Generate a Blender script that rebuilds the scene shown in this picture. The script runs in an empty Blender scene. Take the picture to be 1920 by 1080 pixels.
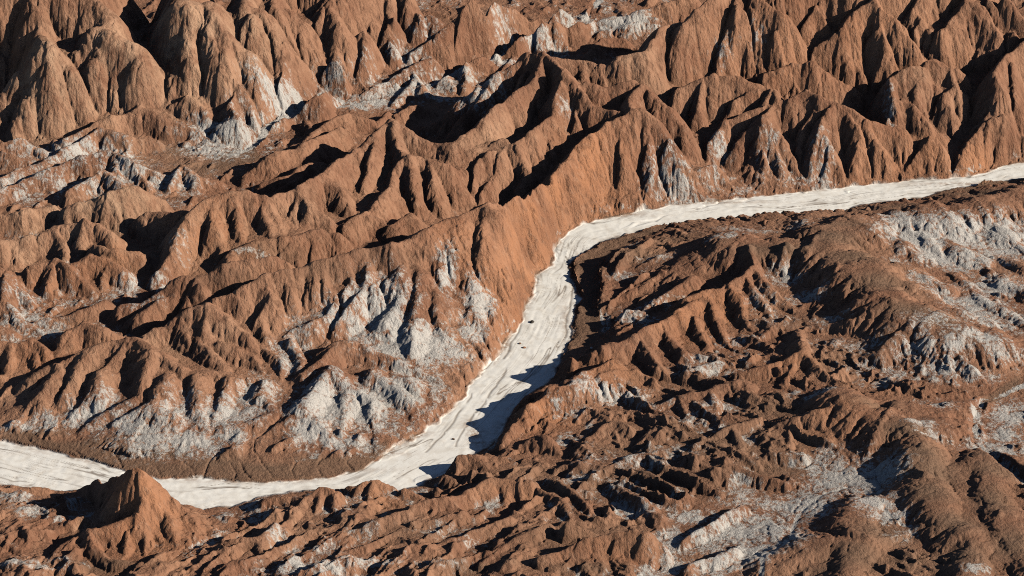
import bpy, math, os
import numpy as np

C = bpy.context.scene.collection
SC = bpy.context.scene
R = math.radians

# ------------------------------------------------------------------ camera
DEP = R(30.0)            # depression of the view axis
DIST = 1300.0            # metres from the camera to the middle of the valley
CAM = np.array([0.0, -DIST * math.cos(DEP), DIST * math.sin(DEP)])
HALF = 240.0             # half width seen at that distance
cam_d = bpy.data.cameras.new("camera")
cam = bpy.data.objects.new("camera", cam_d); C.objects.link(cam)
cam.location = CAM; cam.rotation_euler = (math.pi / 2 - DEP, 0, 0)
cam_d.sensor_width = 36.0
cam_d.lens = 36.0 * DIST / (2 * HALF)
cam_d.clip_start = 10; cam_d.clip_end = 6000
SC.camera = cam

# ------------------------------------------------------------------ sky, sun, exposure
SUN_EL, SUN_AZ = 27.0, 104.0      # azimuth clockwise from +Y: light comes from the right and a little from the front
w = bpy.data.worlds.new("World"); SC.world = w; w.use_nodes = True
nt = w.node_tree
sky = nt.nodes.new("ShaderNodeTexSky"); sky.sky_type = 'NISHITA'; sky.sun_disc = False
sky.altitude = 2500; sky.air_density = .7; sky.dust_density = .3
sky.sun_elevation = R(SUN_EL); sky.sun_rotation = R(SUN_AZ)
bg = nt.nodes["Background"]; bg.inputs["Strength"].default_value = 0.05
nt.links.new(sky.outputs[0], bg.inputs["Color"])
sd = bpy.data.lights.new("sun", 'SUN'); sd.energy = 5.0; sd.angle = R(0.5); sd.color = (1.0, 0.92, 0.79)
sun = bpy.data.objects.new("sun", sd); C.objects.link(sun)
sun.rotation_euler = (R(90 - SUN_EL), 0, R(180 - SUN_AZ)); sun.location = (300, 0, 400)
SC.view_settings.view_transform = 'Standard'; SC.view_settings.look = 'None'
SC.view_settings.exposure = 0.5; SC.view_settings.gamma = 1.0

SC.cycles.diffuse_bounces = 0
SC.cycles.use_denoising = False
SC.cycles.pixel_filter_type = 'BLACKMAN_HARRIS'; SC.cycles.filter_width = 1.0

# ------------------------------------------------------------------ grid
STEP = 0.4
X0, X1, Y0, Y1 = -345.0, 385.0, -270.0, 450.0
NX = int((X1 - X0) / STEP) + 1; NY = int((Y1 - Y0) / STEP) + 1
xs = X0 + STEP * np.arange(NX); ys = Y0 + STEP * np.arange(NY)
GX, GY = np.meshgrid(xs, ys)
rng = np.random.default_rng(7)

def bspline_w(coords, n):
    i = np.floor(coords).astype(int); f = coords - i
    W = np.zeros((len(coords), n)); r = np.arange(len(coords))
    for k, wv in enumerate(((1 - f) ** 3 / 6, (3 * f ** 3 - 6 * f ** 2 + 4) / 6, (-3 * f ** 3 + 3 * f ** 2 + 3 * f + 1) / 6, f ** 3 / 6)):
        W[r, np.clip(i + k, 0, n - 1)] += wv
    return W
def vnoise(wl, seed, wly=None):
    """smooth noise over the whole grid, about -1..1, wavelength wl metres"""
    wly = wly or wl
    g = np.random.default_rng(seed)
    nx = int((X1 - X0) / wl) + 6; ny = int((Y1 - Y0) / wly) + 6
    L = g.uniform(-1, 1, (ny, nx))
    # banded weights keep this cheap
    cx = (xs - X0) / wl + .5; cy = (ys - Y0) / wly + .5
    def apply(coords, A):
        i = np.floor(coords).astype(int); f = (coords - i)[:, None]
        return (A[i] * (1 - f) ** 3 + A[i + 1] * (3 * f ** 3 - 6 * f ** 2 + 4) + A[i + 2] * (-3 * f ** 3 + 3 * f ** 2 + 3 * f + 1) + A[i + 3] * f ** 3) / 6
    return apply(cx, apply(cy, L).T).T * 1.7
def fbm(wl, octs, seed, gain=.5):
    s = 0; a = 1; t = 0
    for o in range(octs):
        s = s + a * vnoise(wl / 2 ** o, seed + 17 * o); t += a; a *= gain
    return s / t
def blur(a, n=1):
    for _ in range(n):
        b = a.copy(); b[1:-1] = (a[:-2] + 2 * a[1:-1] + a[2:]) / 4
        a = b.copy(); a[:, 1:-1] = (b[:, :-2] + 2 * b[:, 1:-1] + b[:, 2:]) / 4
    return a
def smooth(a, b, x):
    t = np.clip((x - a) / (b - a), 0, 1); return t * t * (3 - 2 * t)

# ------------------------------------------------------------------ from a sight line to a place on the land
CD, SD_ = math.cos(DEP), math.sin(DEP)
def place(px, py, z):
    """point at height z along the sight line surveyed as (px, py)"""
    a = (px - 960) / 960 * HALF / DIST; b = (540 - py) / 960 * HALF / DIST
    d = np.array([a, CD + b * SD_, -SD_ + b * CD])
    k = (z - CAM[2]) / d[2]
    return CAM[0] + k * d[0], CAM[1] + k * d[1]
def pts(s):
    return [tuple(float(v) for v in p.split(",")) for p in s.split()]
def world_poly(s, z=0.0):
    return np.array([place(p[0], p[1], z) for p in pts(s)])

def poly_sd(poly, gx, gy):
    """signed distance, negative inside"""
    d = np.full(gx.shape, 1e9); ins = np.zeros(gx.shape, bool)
    n = len(poly)
    for i in range(n):
        ax, ay = poly[i]; bx, by = poly[(i + 1) % n]
        ex, ey = bx - ax, by - ay
        t = np.clip(((gx - ax) * ex + (gy - ay) * ey) / (ex * ex + ey * ey + 1e-9), 0, 1)
        d = np.minimum(d, (gx - ax - t * ex) ** 2 + (gy - ay - t * ey) ** 2)
        c = ((ay > gy) != (by > gy)) & (gx < ex * (gy - ay) / (ey if abs(ey) > 1e-9 else 1e-9) + ax)
        ins ^= c
    d = np.sqrt(d)
    return np.where(ins, -d, d)
CS = 2.0
cxs = np.arange(X0, X1 + 2 * CS, CS); cys = np.arange(Y0, Y1 + 2 * CS, CS)
CGX, CGY = np.meshgrid(cxs, cys)
def bil(A, x, y, x0, y0, st):
    fx = np.clip((x - x0) / st, 0, A.shape[1] - 1.001); fy = np.clip((y - y0) / st, 0, A.shape[0] - 1.001)
    i = fx.astype(int); j = fy.astype(int); u = fx - i; v = fy - j
    return (A[j, i] * (1 - u) + A[j, i + 1] * u) * (1 - v) + (A[j + 1, i] * (1 - u) + A[j + 1, i + 1] * u) * v
def up(A, gx=None, gy=None):
    return bil(A, GX if gx is None else gx, GY if gy is None else gy, X0, Y0, CS)

# ------------------------------------------------------------------ the dry river and its terraces
RIVER_FAR = ("2150,285 1920,306 1870,310 1850,320 1800,329 1700,341 1560,353 1440,366 1370,373 1280,381 1200,395 1130,410 1080,425 1045,446 1036,470 1030,498 "
  "1010,510 990,560 975,600 945,635 935,655 905,690 880,715 858,742 840,770 800,800 770,822 720,848 680,872 630,890 560,899 500,903 430,898 370,896 300,896 "
  "250,886 200,871 150,858 80,838 0,827 -250,790")
RIVER_NEAR = ("-250,900 0,907 60,917 110,920 160,925 240,950 330,958 380,958 440,952 480,942 520,930 570,922 640,920 700,925 745,922 790,910 850,880 890,856 915,838 "
  "935,815 950,785 965,762 1000,735 1040,705 1062,665 1076,640 1080,610 1087,560 1075,530 1075,500 1090,480 1130,456 1180,441 1230,429 1290,420 1370,411 1440,405 "
  "1560,399 1640,386 1720,373 1800,352 1850,343 1920,337 2150,320")
river_poly = np.vstack([world_poly(RIVER_FAR), world_poly(RIVER_NEAR)])
far_line = world_poly(RIVER_FAR)
c_riv = poly_sd(river_poly, CGX, CGY)
far_side_poly = np.vstack([far_line, [[-2000, far_line[-1][1]], [-2000, 3000], [3000, 3000], [3000, far_line[0][1]]]])
c_far = smooth(8, -8, poly_sd(far_side_poly, CGX, CGY))     # 1 on the far bank
TERR = ["0,812 60,820 140,836 200,850 270,863 330,871 400,868 480,872 510,880 560,873 620,862 700,844 730,826 735,850 680,880 560,905 430,905 300,902 200,880 80,845 0,835",
        "1078,500 1095,478 1140,452 1200,436 1260,424 1240,440 1190,452 1150,480 1125,520 1116,580 1128,615 1110,645 1070,660 1080,610 1088,560",
        "1440,402 1560,396 1720,370 1800,350 1920,334 1920,356 1820,372 1700,390 1600,404 1500,412",
        "400,296 470,276 490,300 440,322 408,325", "1840,735 1920,690 1920,715 1850,748"]
c_terr = np.minimum.reduce([poly_sd(world_poly(s, 1.0 if i < 3 else 14.0), CGX, CGY) for i, s in enumerate(TERR)])
c_floor = np.where(c_far > .5, 20 * (1 - np.exp(-np.maximum(c_riv, 0) * .16 / 20)), 11 * (1 - np.exp(-np.maximum(c_riv, 0) * .11 / 11)))
c_floor = blur(c_floor, 3)

# ------------------------------------------------------------------ crest lines: px,py of the survey and height above the local valley floor
# each block: (slope of the flanks, crest rounding, scale of heights, lines)
CRESTS = []
def crests(t, r, k, txt, wl=11.0, amp=.44, foot=.36, flat=0.0):
    for ln in txt.strip().splitlines():
        if ln.strip(): CRESTS.append((t, r, k, pts(ln.strip()), wl, amp, foot, flat))

# A: tall steep hills, far left
crests(1.15, 4.5, .84, """
60,-40,64 70,20,52 78,70,42 90,83,44
90,83,44 77,93,41 43,133,30 13,180,18 -10,220,10
90,83,44 110,97,40 133,133,31 150,173,21 163,197,14
98,95,41 95,120,36 77,140,31 53,187,20 33,227,11 30,247,7
110,125,33 120,165,23 127,197,15 150,207,12 167,220,8
180,55,46 215,62,46 247,78,43 262,105,37
180,55,46 150,97,36 143,133,28 160,180,17
190,70,44 177,113,34 180,187,16 170,207,11
215,75,43 213,133,29 217,180,18 240,207,10
262,105,37 265,167,22 287,200,13 300,217,8
-60,-60,70 60,-40,64 150,-30,62 190,-60,60
330,-10,58 345,-60,58
150,-30,62 200,20,52 207,50,46
207,50,46 180,55,46
325,5,57 345,0,58 390,5,56
327,7,55 302,33,44 290,77,28
390,5,56 393,17,54 420,60,45 457,90,38 473,127,29 477,160,20
345,10,57 347,67,44 350,100,37 313,140,26 307,183,16
350,100,37 387,133,27 400,160,20
375,15,55 410,90,39 420,140,26
453,5,52 417,30,44 418,60,36
453,5,52 493,27,46 510,60,39 527,90,32 567,110,27 577,140,20
470,30,48 475,33,46 505,90,32
513,13,46 513,-20,50
543,23,41 567,40,36 587,93,22
543,23,41 520,60,31
617,-5,42 590,45,32
617,-5,42 633,40,34 630,90,22
625,-5,42 680,-30,42 730,-40,40
645,-10,38 652,40,28 650,90,18
690,-20,38 695,40,26
453,5,52 480,-40,52 560,-50,50 625,-30,46
0,20,48 -20,80,34 20,110,27
""", 15, .42, .15, 1.5)
crests(1.15, 3.0, .8, """
347,180,21 380,205,15 393,217,11
347,180,21 323,195,16 327,230,8
447,157,25 473,177,20 507,197,14
447,157,25 420,193,18 433,215,16 477,240,9
433,215,16 385,247,7
533,128,26 563,157,20 603,182,14
533,128,26 520,197,13 500,213,9
627,107,24 590,157,14
120,260,9 187,227,13 267,203,16 300,220,13 380,247,7
-20,268,12 40,262,12 83,283,8
10,285,9 60,300,6
100,260,8 107,275,6
677,57,30 680,105,18 700,128,10
645,-5,42 655,60,26
720,0,35 723,50,26 733,90,16 753,120,8
757,0,35 780,33,27 803,63,17
740,-30,40 757,0,35
720,0,35 740,-30,40
735,30,30 765,80,13
797,33,26 833,45,23
770,100,13 847,47,22 873,50,21 890,77,14
887,-10,40 907,33,24
940,-20,40 970,0,30
950,20,26 973,37,20 993,70,10
950,20,26 917,53,18 900,77,12
927,57,19 930,110,8
927,57,19 973,77,10
1017,13,24 1040,30,20 1047,55,12
1017,13,24 1013,43,18 1017,67,12
1070,17,20 1060,45,13 1090,55,9
1073,-5,26 1105,23,13
""", 16, .3, .15)
# low salt hills between the two washes
crests(.75, 2.0, .75, """
-20,340,6 0,333,7 83,300,9 187,243,12 233,253,11 293,263,6
-20,362,8 50,333,10 133,300,12 200,285,14 247,300,13 300,322,7
247,300,12 265,330,8 278,350,5
200,285,13 215,320,9
133,357,9 193,320,12 235,345,10 290,375,6
335,305,11 317,345,6
335,305,11 367,330,8 410,340,5
807,93,14 860,73,17 883,87,16 917,110,10
860,77,17 867,117,12 870,165,5
683,173,5 740,140,10 773,123,12 807,110,13
773,123,12 790,160,8 812,180,4
773,147,9 740,193,3
807,110,13 830,140,8 850,165,4
1107,40,9 1173,27,13 1240,7,15 1300,-10,18
1120,60,6 1180,45,9 1240,30,10
560,270,6 610,235,11 650,215,11 690,225,8
500,300,5 560,270,9 610,262,10 655,240,9
590,240,6 580,225,6
920,150,6 1000,75,7 1060,80,6
640,130,12 670,140,10 690,160,7
655,215,8 700,240,5
1095,105,5 1130,72,10 1165,70,10
""")
crests(.8, 1.6, .9, """
740,213,6 773,193,9 793,190,8 810,200,5
795,235,6 820,222,10 832,232,6
850,225,6 880,205,9 905,180,10
700,232,5 725,205,7
880,240,8 920,190,12
480,345,6 530,325,10 575,305,11 600,300,7
453,330,6 500,295,12 560,275,13 640,240,12
520,350,8 560,330,9
"""  )
# C: the central massif
crests(.95, 2.2, .72, """
1017,97,50 990,98,48 960,125,41 925,145,36 873,177,26 845,205,19 830,228,13
960,125,41 940,160,32 905,205,22 880,235,14
925,145,36 885,190,26 860,225,18
990,98,48 985,140,40 950,195,28
890,165,30 850,205,20
730,222,40 757,240,36 797,263,31 847,263,33 893,233,37 960,177,42 1000,140,46 1017,97,50
1017,97,50 1040,115,50 1057,128,52
1040,103,48 1083,110,46 1120,120,44 1153,107,47 1207,93,50 1233,53,56 1250,43,57 1275,40,56
1017,97,50 1040,103,48
1057,128,52 1043,183,42 1040,233,34 1037,267,28
1057,128,52 1070,180,40 1085,230,31
1057,130,52 1083,160,46 1113,190,41 1147,205,39 1180,208,41
1093,150,46 1140,157,45 1187,147,47 1213,155,46 1237,183,42 1260,200,38 1280,235,30
1083,110,46 1090,130,42
1120,120,44 1125,140,39
1153,107,47 1170,140,38
1207,93,50 1205,130,40
730,222,40 690,257,34 657,283,31 640,300,30 600,330,29 560,350,29 500,370,29 467,360,31
737,227,40 753,283,31 767,293,30
767,293,30 807,300,28 840,313,25
767,293,30 740,320,24 733,350,19
770,297,30 775,330,24 780,365,17
807,300,28 810,340,21 815,365,16
840,313,25 853,340,19
705,250,36 690,300,28 680,345,20
670,280,31 650,320,24
837,300,24 887,277,28 950,260,31
853,320,22 893,300,25 930,283,28 960,267,31 1007,247,34 1037,217,38
950,267,31 930,300,25 923,335,18 900,355,14
973,273,30 987,320,21 980,345,16
1010,250,33 1020,290,24
895,300,25 880,330,19
820,365,12 850,360,14 890,345,15
1140,228,40 1103,253,37 1073,283,34 1052,310,32 1032,332,30
1140,228,40 1165,220,41 1190,203,44 1207,200,45
1190,203,44 1187,187,44 1207,155,46
1207,200,45 1235,225,38 1255,260,30 1275,295,22 1300,320,15
1195,205,44 1165,260,32 1175,300,22 1187,345,11
1210,205,44 1215,270,29 1225,320,18 1235,360,8
1220,210,42 1245,280,25 1265,330,13
1300,320,15 1340,308,12 1370,345,4
1345,310,12 1335,350,3
1140,230,40 1150,290,24 1165,340,12 
1103,256,36 1110,310,22 1115,360,11
1073,286,33 1075,340,20 1080,385,9
""")
# big domes left of the massif
crests(.9, 3.0, .75, """
293,507,9 317,470,14 333,427,20 367,387,27 400,367,30 467,360,31 490,377,27 517,450,15
395,372,29 400,420,21 417,467,12
440,362,30 450,420,20 470,465,12
500,370,29 515,400,23 530,440,16
560,352,28 580,390,22 613,407,18
560,352,28 555,390,21 560,430,14
600,330,28 640,350,24 660,380,18
427,480,12 480,457,15 520,450,16
533,450,16 600,430,19 633,440,17 650,470,10
600,430,19 590,455,14
700,390,18 730,350,22
650,420,15 690,395,18 720,410,14
740,420,15 775,400,17 800,420,10
""")
crests(1.0, 3.0, 1.05, """
130,390,11 177,367,14 207,358,16 260,350,15 300,372,9
275,393,13 290,395,13 350,398,14
57,447,8 103,425,11 160,407,14 187,413,13 213,433,10 233,467,4
160,407,14 153,440,10 167,465,6
103,428,11 120,470,6
180,453,11 207,467,10 257,467,9 277,493,4
60,500,10 100,483,12 133,497,11 167,530,6 190,557,2
100,483,12 95,530,7 100,560,3
133,493,10 170,473,12 207,487,10 233,503,8 243,527,4
205,488,10 197,527,5 193,555,2
-20,450,11 0,447,11 50,443,9 30,480,5
15,510,12 10,560,9 43,600,5 90,625,2
-30,500,14 15,510,12 60,560,6
-20,600,8 30,620,4
73,600,4 130,590,5 170,575,6 200,563,6
113,657,5 123,633,7 163,603,10 200,613,9 227,627,5
-20,640,8 33,647,7 60,640,8 87,657,6 103,673,3
60,640,8 70,690,3
20,650,7 20,705,2
-20,400,9 40,395,10 100,385,9
""")
# D: long front ridge above the river
crests(.85, 2.2, .82, """
57,710,9 110,680,12 167,657,14 213,633,17 250,630,18 283,650,17
283,650,17 317,673,14 347,687,12 
240,632,17 225,665,13 190,700,10
267,627,13 317,600,17 353,580,20 387,570,22 410,580,20 443,607,16 463,627,12 477,653,7
333,613,15 367,637,12 400,660,10 427,687,7
385,572,21 380,615,15 413,637,10
413,643,11 437,653,10 473,667,8 493,693,4
353,693,10 433,693,9 493,710,5
233,573,10 267,560,13 327,527,18 367,517,21 417,500,23 467,487,25 517,480,26 537,490,23
360,520,20 347,560,14
367,525,20 393,565,14
430,500,22 440,530,17
260,587,11 300,563,13 333,550,14 347,573,10
397,567,18 450,547,22 493,523,26 530,510,28 547,540,23
447,550,21 473,573,16 487,590,12
500,537,24 513,560,20 493,593,15 497,613,12 527,633,6
547,547,22 547,600,11
530,510,28 583,490,30 640,475,32 700,465,33 750,457,35 807,430,38 860,400,41 907,380,43
583,493,30 587,527,24 567,547,20
600,490,30 607,527,24 630,557,19 613,593,14 547,623,9 533,640,6
640,480,31 655,520,24 640,555,19
700,470,32 690,510,26 660,560,20 640,600,14
553,637,9 567,680,6 547,717,3
493,653,7 530,673,6 527,707,3
907,380,43 953,377,42 977,363,41 1000,355,39 1032,332,34
930,390,41 950,443,29 960,480,22 977,520,14 985,560,5
957,380,41 977,427,28 993,460,19 997,510,8
980,370,39 990,420,27 1005,470,13
1000,360,37 1003,410,24 1017,453,13 1023,495,4
1015,350,34 1030,400,19 1035,440,6
807,660,6 853,640,8 907,670,5 920,682,3
600,660,10 640,637,14 667,643,12 723,663,9 773,687,7 845,720,4
640,640,13 600,680,9 567,700,7
""")
crests(.6, 3.5, .84, """
907,390,42 893,427,36 880,470,29 873,520,22 883,573,15 920,620,7 940,640,3
853,410,39 827,470,31 813,527,23 820,567,18 840,620,10 853,637,6
807,430,37 767,470,31 750,510,26 747,560,19 720,600,13 687,637,7
750,510,26 700,533,22 640,557,17 600,600,10
790,500,27 780,560,20 770,620,12 765,660,7
""", 9, .55, .5)
crests(.5, 2.2, .95, """
110,680,12 75,740,7 40,780,3
167,660,13 125,725,8 80,775,3
200,690,11 190,725,9 150,760,5 110,800,1.5
283,655,16 273,735,9 200,775,5 140,815,1.5
287,752,9 220,790,5 190,830,1.5
287,752,9 330,777,6 300,830,1.5
320,700,11 287,752,9
377,700,10 377,747,7 387,785,4 320,812,1.5
433,700,9 420,760,5 400,790,3
500,730,6 523,770,4 490,790,3.5 400,805,3 290,850,1
500,712,6 500,730,6
465,805,3 420,850,1
620,690,10 567,757,7 533,790,4 493,830,1
567,757,7 617,810,3 600,860,1
620,690,10 660,720,8 700,745,6 700,790,3
700,690,9 770,745,5.5 775,775,3
740,700,8 775,710,7 830,730,4 848,752,2
650,740,7 640,800,3
""", 9, .5, .5)
# E: the hills along the far bank on the right
crests(1.05, 2.2, .82, """
1275,40,54 1300,20,57 1335,-10,62 1400,-40,64
1380,-10,60 1373,30,51 1357,70,43 1347,105,35 1345,130,30
1385,10,57 1393,20,54 1423,53,46 1447,77,40 1470,97,34
1393,25,53 1405,60,44 1415,90,36 1430,130,28
1413,-10,60 1467,25,54 1457,57,46
1527,13,50 1493,60,40 1485,97,32
1527,13,50 1545,40,44 1540,70,37
1540,-20,56 1527,13,50
1640,-5,58 1600,20,52 1567,57,44 1520,87,36 1500,100,32
1640,-5,58 1650,15,54 1680,35,50 1707,70,42
1650,50,47 1657,87,38 1670,107,33
1650,15,54 1650,50,47
1710,13,52 1727,25,50 1713,50,44
1740,-30,60 1710,13,52
1813,0,56 1780,40,48 1763,60,44
1813,0,56 1843,17,52 1870,60,44 1873,77,40
1800,30,50 1800,85,36 1820,105,31
1827,30,48 1833,90,35
1813,0,56 1820,-40,62 1740,-40,62 1640,-30,62 1540,-40,62 1413,-40,64
1853,0,55 1897,37,46
1890,-10,58 1920,35,48
1850,-30,60 1853,0,55
1593,80,38 1630,103,31 1630,120,27
1593,80,38 1585,110,32 1587,150,22
1600,85,37 1608,135,25
1745,55,43 1753,68,42 1757,95,35
1745,60,42 1713,97,34 1690,118,30
1493,113,36 1460,123,34 1430,137,31
1493,113,36 1527,117,35 1550,133,32 1573,150,27 1600,163,22
1487,117,35 1490,153,27 1473,173,23
1520,118,35 1528,165,24
1550,133,32 1555,180,20
1340,140,36 1300,150,33 1270,163,30
1340,140,36 1380,140,36 1420,153,33 1447,163,30
1317,150,34 1313,200,24 1310,227,18
1380,142,35 1345,180,26
1420,160,32 1380,187,27 1363,220,20
1447,165,31 1437,200,28 1367,227,22 1333,267,15 1327,300,9
1453,163,31 1460,190,29 1440,215,27 1433,220,27
1433,220,27 1400,250,19 1370,290,10
1433,220,27 1467,253,20 1487,283,13 1507,330,4
1438,225,26 1437,290,13 1440,340,3
1450,240,23 1470,300,11 1475,340,3
1507,168,34 1533,180,33 1573,190,32 1600,200,30 1627,220,26 1673,237,21 1693,272,13
1507,168,34 1480,180,32 1460,190,29
1533,182,33 1510,230,23 1500,270,15
1563,193,32 1540,215,29 1537,233,26 1553,267,18 1570,300,11 1580,335,4
1540,240,25 1525,290,13 1520,335,4
1587,200,30 1610,233,25 1613,267,18 1600,300,11 1595,335,4
1627,222,26 1647,273,16 1670,315,7
1613,267,18 1640,310,8
1673,237,21 1690,240,20 
1670,147,34 1710,127,37 1730,127,36 1752,153,30
1670,148,34 1675,185,28 1657,230,18
1680,180,29 1717,197,25 1740,227,19 1760,250,12
1720,135,35 1720,180,27
1740,257,17 1763,273,13 1770,310,5
1740,257,17 1713,290,10 1687,325,3
1743,260,16 1735,315,4
1733,112,38 1753,107,39 1780,120,36 1807,137,31
1780,122,36 1783,160,29 1765,172,27 1773,200,22 1797,245,11
1783,160,29 1827,187,21
1770,195,22 1750,215,17
1960,50,50 1920,75,46 1880,107,41 1860,135,38 1870,160,34 1867,173,31
1867,173,31 1847,213,23 1827,233,17
1867,173,31 1890,200,25 1912,220,19
1895,120,39 1900,190,26
1880,217,23 1843,230,20 1813,263,14 1793,293,8 1780,323,3
1880,217,23 1920,240,21 1960,250,21
1875,225,22 1880,280,11
1910,240,20 1915,285,9
1800,290,9 1857,278,9
1820,100,33 1860,85,38 1900,60,43
1560,100,30 1590,60,38
""")
# F: the dark smooth-topped upland of the near bank
crests(.52, 6.5, .95, """
1553,420,15 1560,460,17 1597,483,17 1627,507,17 1647,527,16.5 1663,560,16 1697,580,15.5 1730,590,15 1780,620,12 1847,633,9 1900,650,4
1553,457,17 1480,453,16 1407,457,15 1380,450,15 1333,473,11 1280,507,7 1230,530,4
1647,407,14 1700,400,14 1747,397,14 1847,380,13 1930,360,13 2000,350,13
1560,440,16 1600,420,15 1647,407,14
1310,432,3 1397,418,6 1480,415,7 1540,420,11
1553,420,15 1527,408,11
""", 11, .5, .6, 6.0)
crests(.42, 5.0, .85, """
1607,760,14 1647,777,13.5 1707,797,13 1723,830,12.5 1727,870,12 1730,907,12 1747,933,12 1763,960,12 1800,983,12 1820,1007,11 1815,1060,10 1800,1120,9
1570,737,14 1607,760,14
1757,887,8 1847,860,9 1880,865,8 1930,880,7
1850,870,9 1853,920,10 1873,953,10 1900,1003,10 1930,1060,9 1950,1120,9
1723,905,11 1660,930,8 1613,947,8 1597,973,9 1613,1003,10 1590,1060,9 1570,1110,9
1613,1003,10 1520,1020,8 1440,1050,6
1707,797,13 1760,800,9 1800,790,7
1690,770,11 1760,770,8 1830,750,4
""", 13, .6, .45, 3.0)
crests(.36, 3.0, .95, """
1647,427,13 1713,470,9 1780,500,3
1690,402,13 1740,450,9 1790,490,4
1647,490,15 1713,503,11 1773,533,8 1800,567,4
1663,520,16 1730,547,12 1797,587,9 1847,600,7 1897,633,3
1730,403,13 1763,443,9 1813,473,7 1873,507,3
1780,397,13 1813,427,9 1853,463,4
1840,385,12 1880,430,8 1920,470,4
1793,510,5 1850,560,6 1897,587,5 1930,613,4
1880,520,5 1930,550,5
1860,480,5 1930,500,6
""", 8, .5, .5)
crests(1.1, .8, 1.0, """
1058,668,11 1072,672,12
1105,655,14 1115,658,13
1040,640,4 1050,645,5
1030,725,13 1042,722,13
985,762,11 995,758,11
1135,640,14 1150,640,14
""", 5, .5)
crests(.7, 2.0, 1.05, """
1150,525,2 1240,480,6 1330,447,8
1130,575,2 1180,545,5 1250,510,6
1170,600,4 1230,560,7 1300,520,9
1210,470,3 1290,445,6
1407,460,15 1413,493,13 1390,520,12.5 1333,540,12 1290,560,12 
1413,493,13 1430,527,11 1460,550,9 1480,567,7 1513,600,3
1480,455,16 1470,490,11 1450,505,8
1520,460,16 1525,490,11 1500,520,7
1580,493,15 1573,527,13 1547,540,10 1557,590,4
1600,520,15 1593,547,12 1603,567,8
1663,560,16 1630,580,13 1600,600,10 1520,610,6
1633,580,13 1633,607,10 1640,633,8 1590,670,4
1697,590,14 1680,627,11 1647,660,8 1590,680,4
1680,630,11 1727,647,7 1743,670,4
1773,620,12 1780,653,9 1820,690,6 1847,720,2
1780,653,9 1740,670,6 1720,700,4
1070,690,7 1100,668,10 1130,655,12 1200,628,13 1270,585,13 1330,545,12 1390,520,12.5
1060,695,5 1100,700,9 1150,690,9
1000,735,8 1030,720,10 1073,712,12 1110,690,12 1150,680,12
957,795,6 980,770,9 1030,735,11 1073,720,12 1120,700,12 1190,690,10
1073,720,12 1090,770,4
1030,735,11 1045,785,3
1110,705,11 1130,755,4
1150,690,11 1170,735,5 1190,750,3
1200,628,13 1240,680,8 1270,720,3
1240,605,12 1290,660,8 1320,700,3
1290,565,12 1310,610,9 1330,660,5
1323,547,12 1343,583,9 1375,660,3
1367,533,12 1393,560,9 1420,637,4
1390,520,12 1440,570,8 1450,600,5
1493,617,7 1497,657,9 1533,693,7 1570,720,6
1497,657,9 1440,680,7 1380,700,5
1480,665,8 1470,720,4
1515,680,7 1510,730,4
1555,705,6 1540,740,4
1290,700,6 1340,680,6 1380,665,5
1200,770,4 1270,745,6 1330,730,7 1400,712,7
1330,730,7 1350,780,4
1400,712,7 1430,760,5
1270,745,6 1290,790,3
1460,800,6 1530,765,11 1570,740,13
1570,740,13 1600,790,8 1590,830,5
1530,765,11 1540,810,6
1647,780,12 1660,830,7 1640,850,4
1700,800,12 1700,845,7
1470,790,6 1480,840,4
1300,830,5 1370,800,6 1430,785,6
1370,800,6 1390,850,4
1120,880,5 1180,850,6 1240,840,5
1727,880,12 1690,870,8 1650,860,5
1727,830,12 1770,850,8 1775,880,5
1590,990,9 1630,1005,8 1700,1000,5
1873,953,10 1830,960,7 
""", 13, .4)
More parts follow.
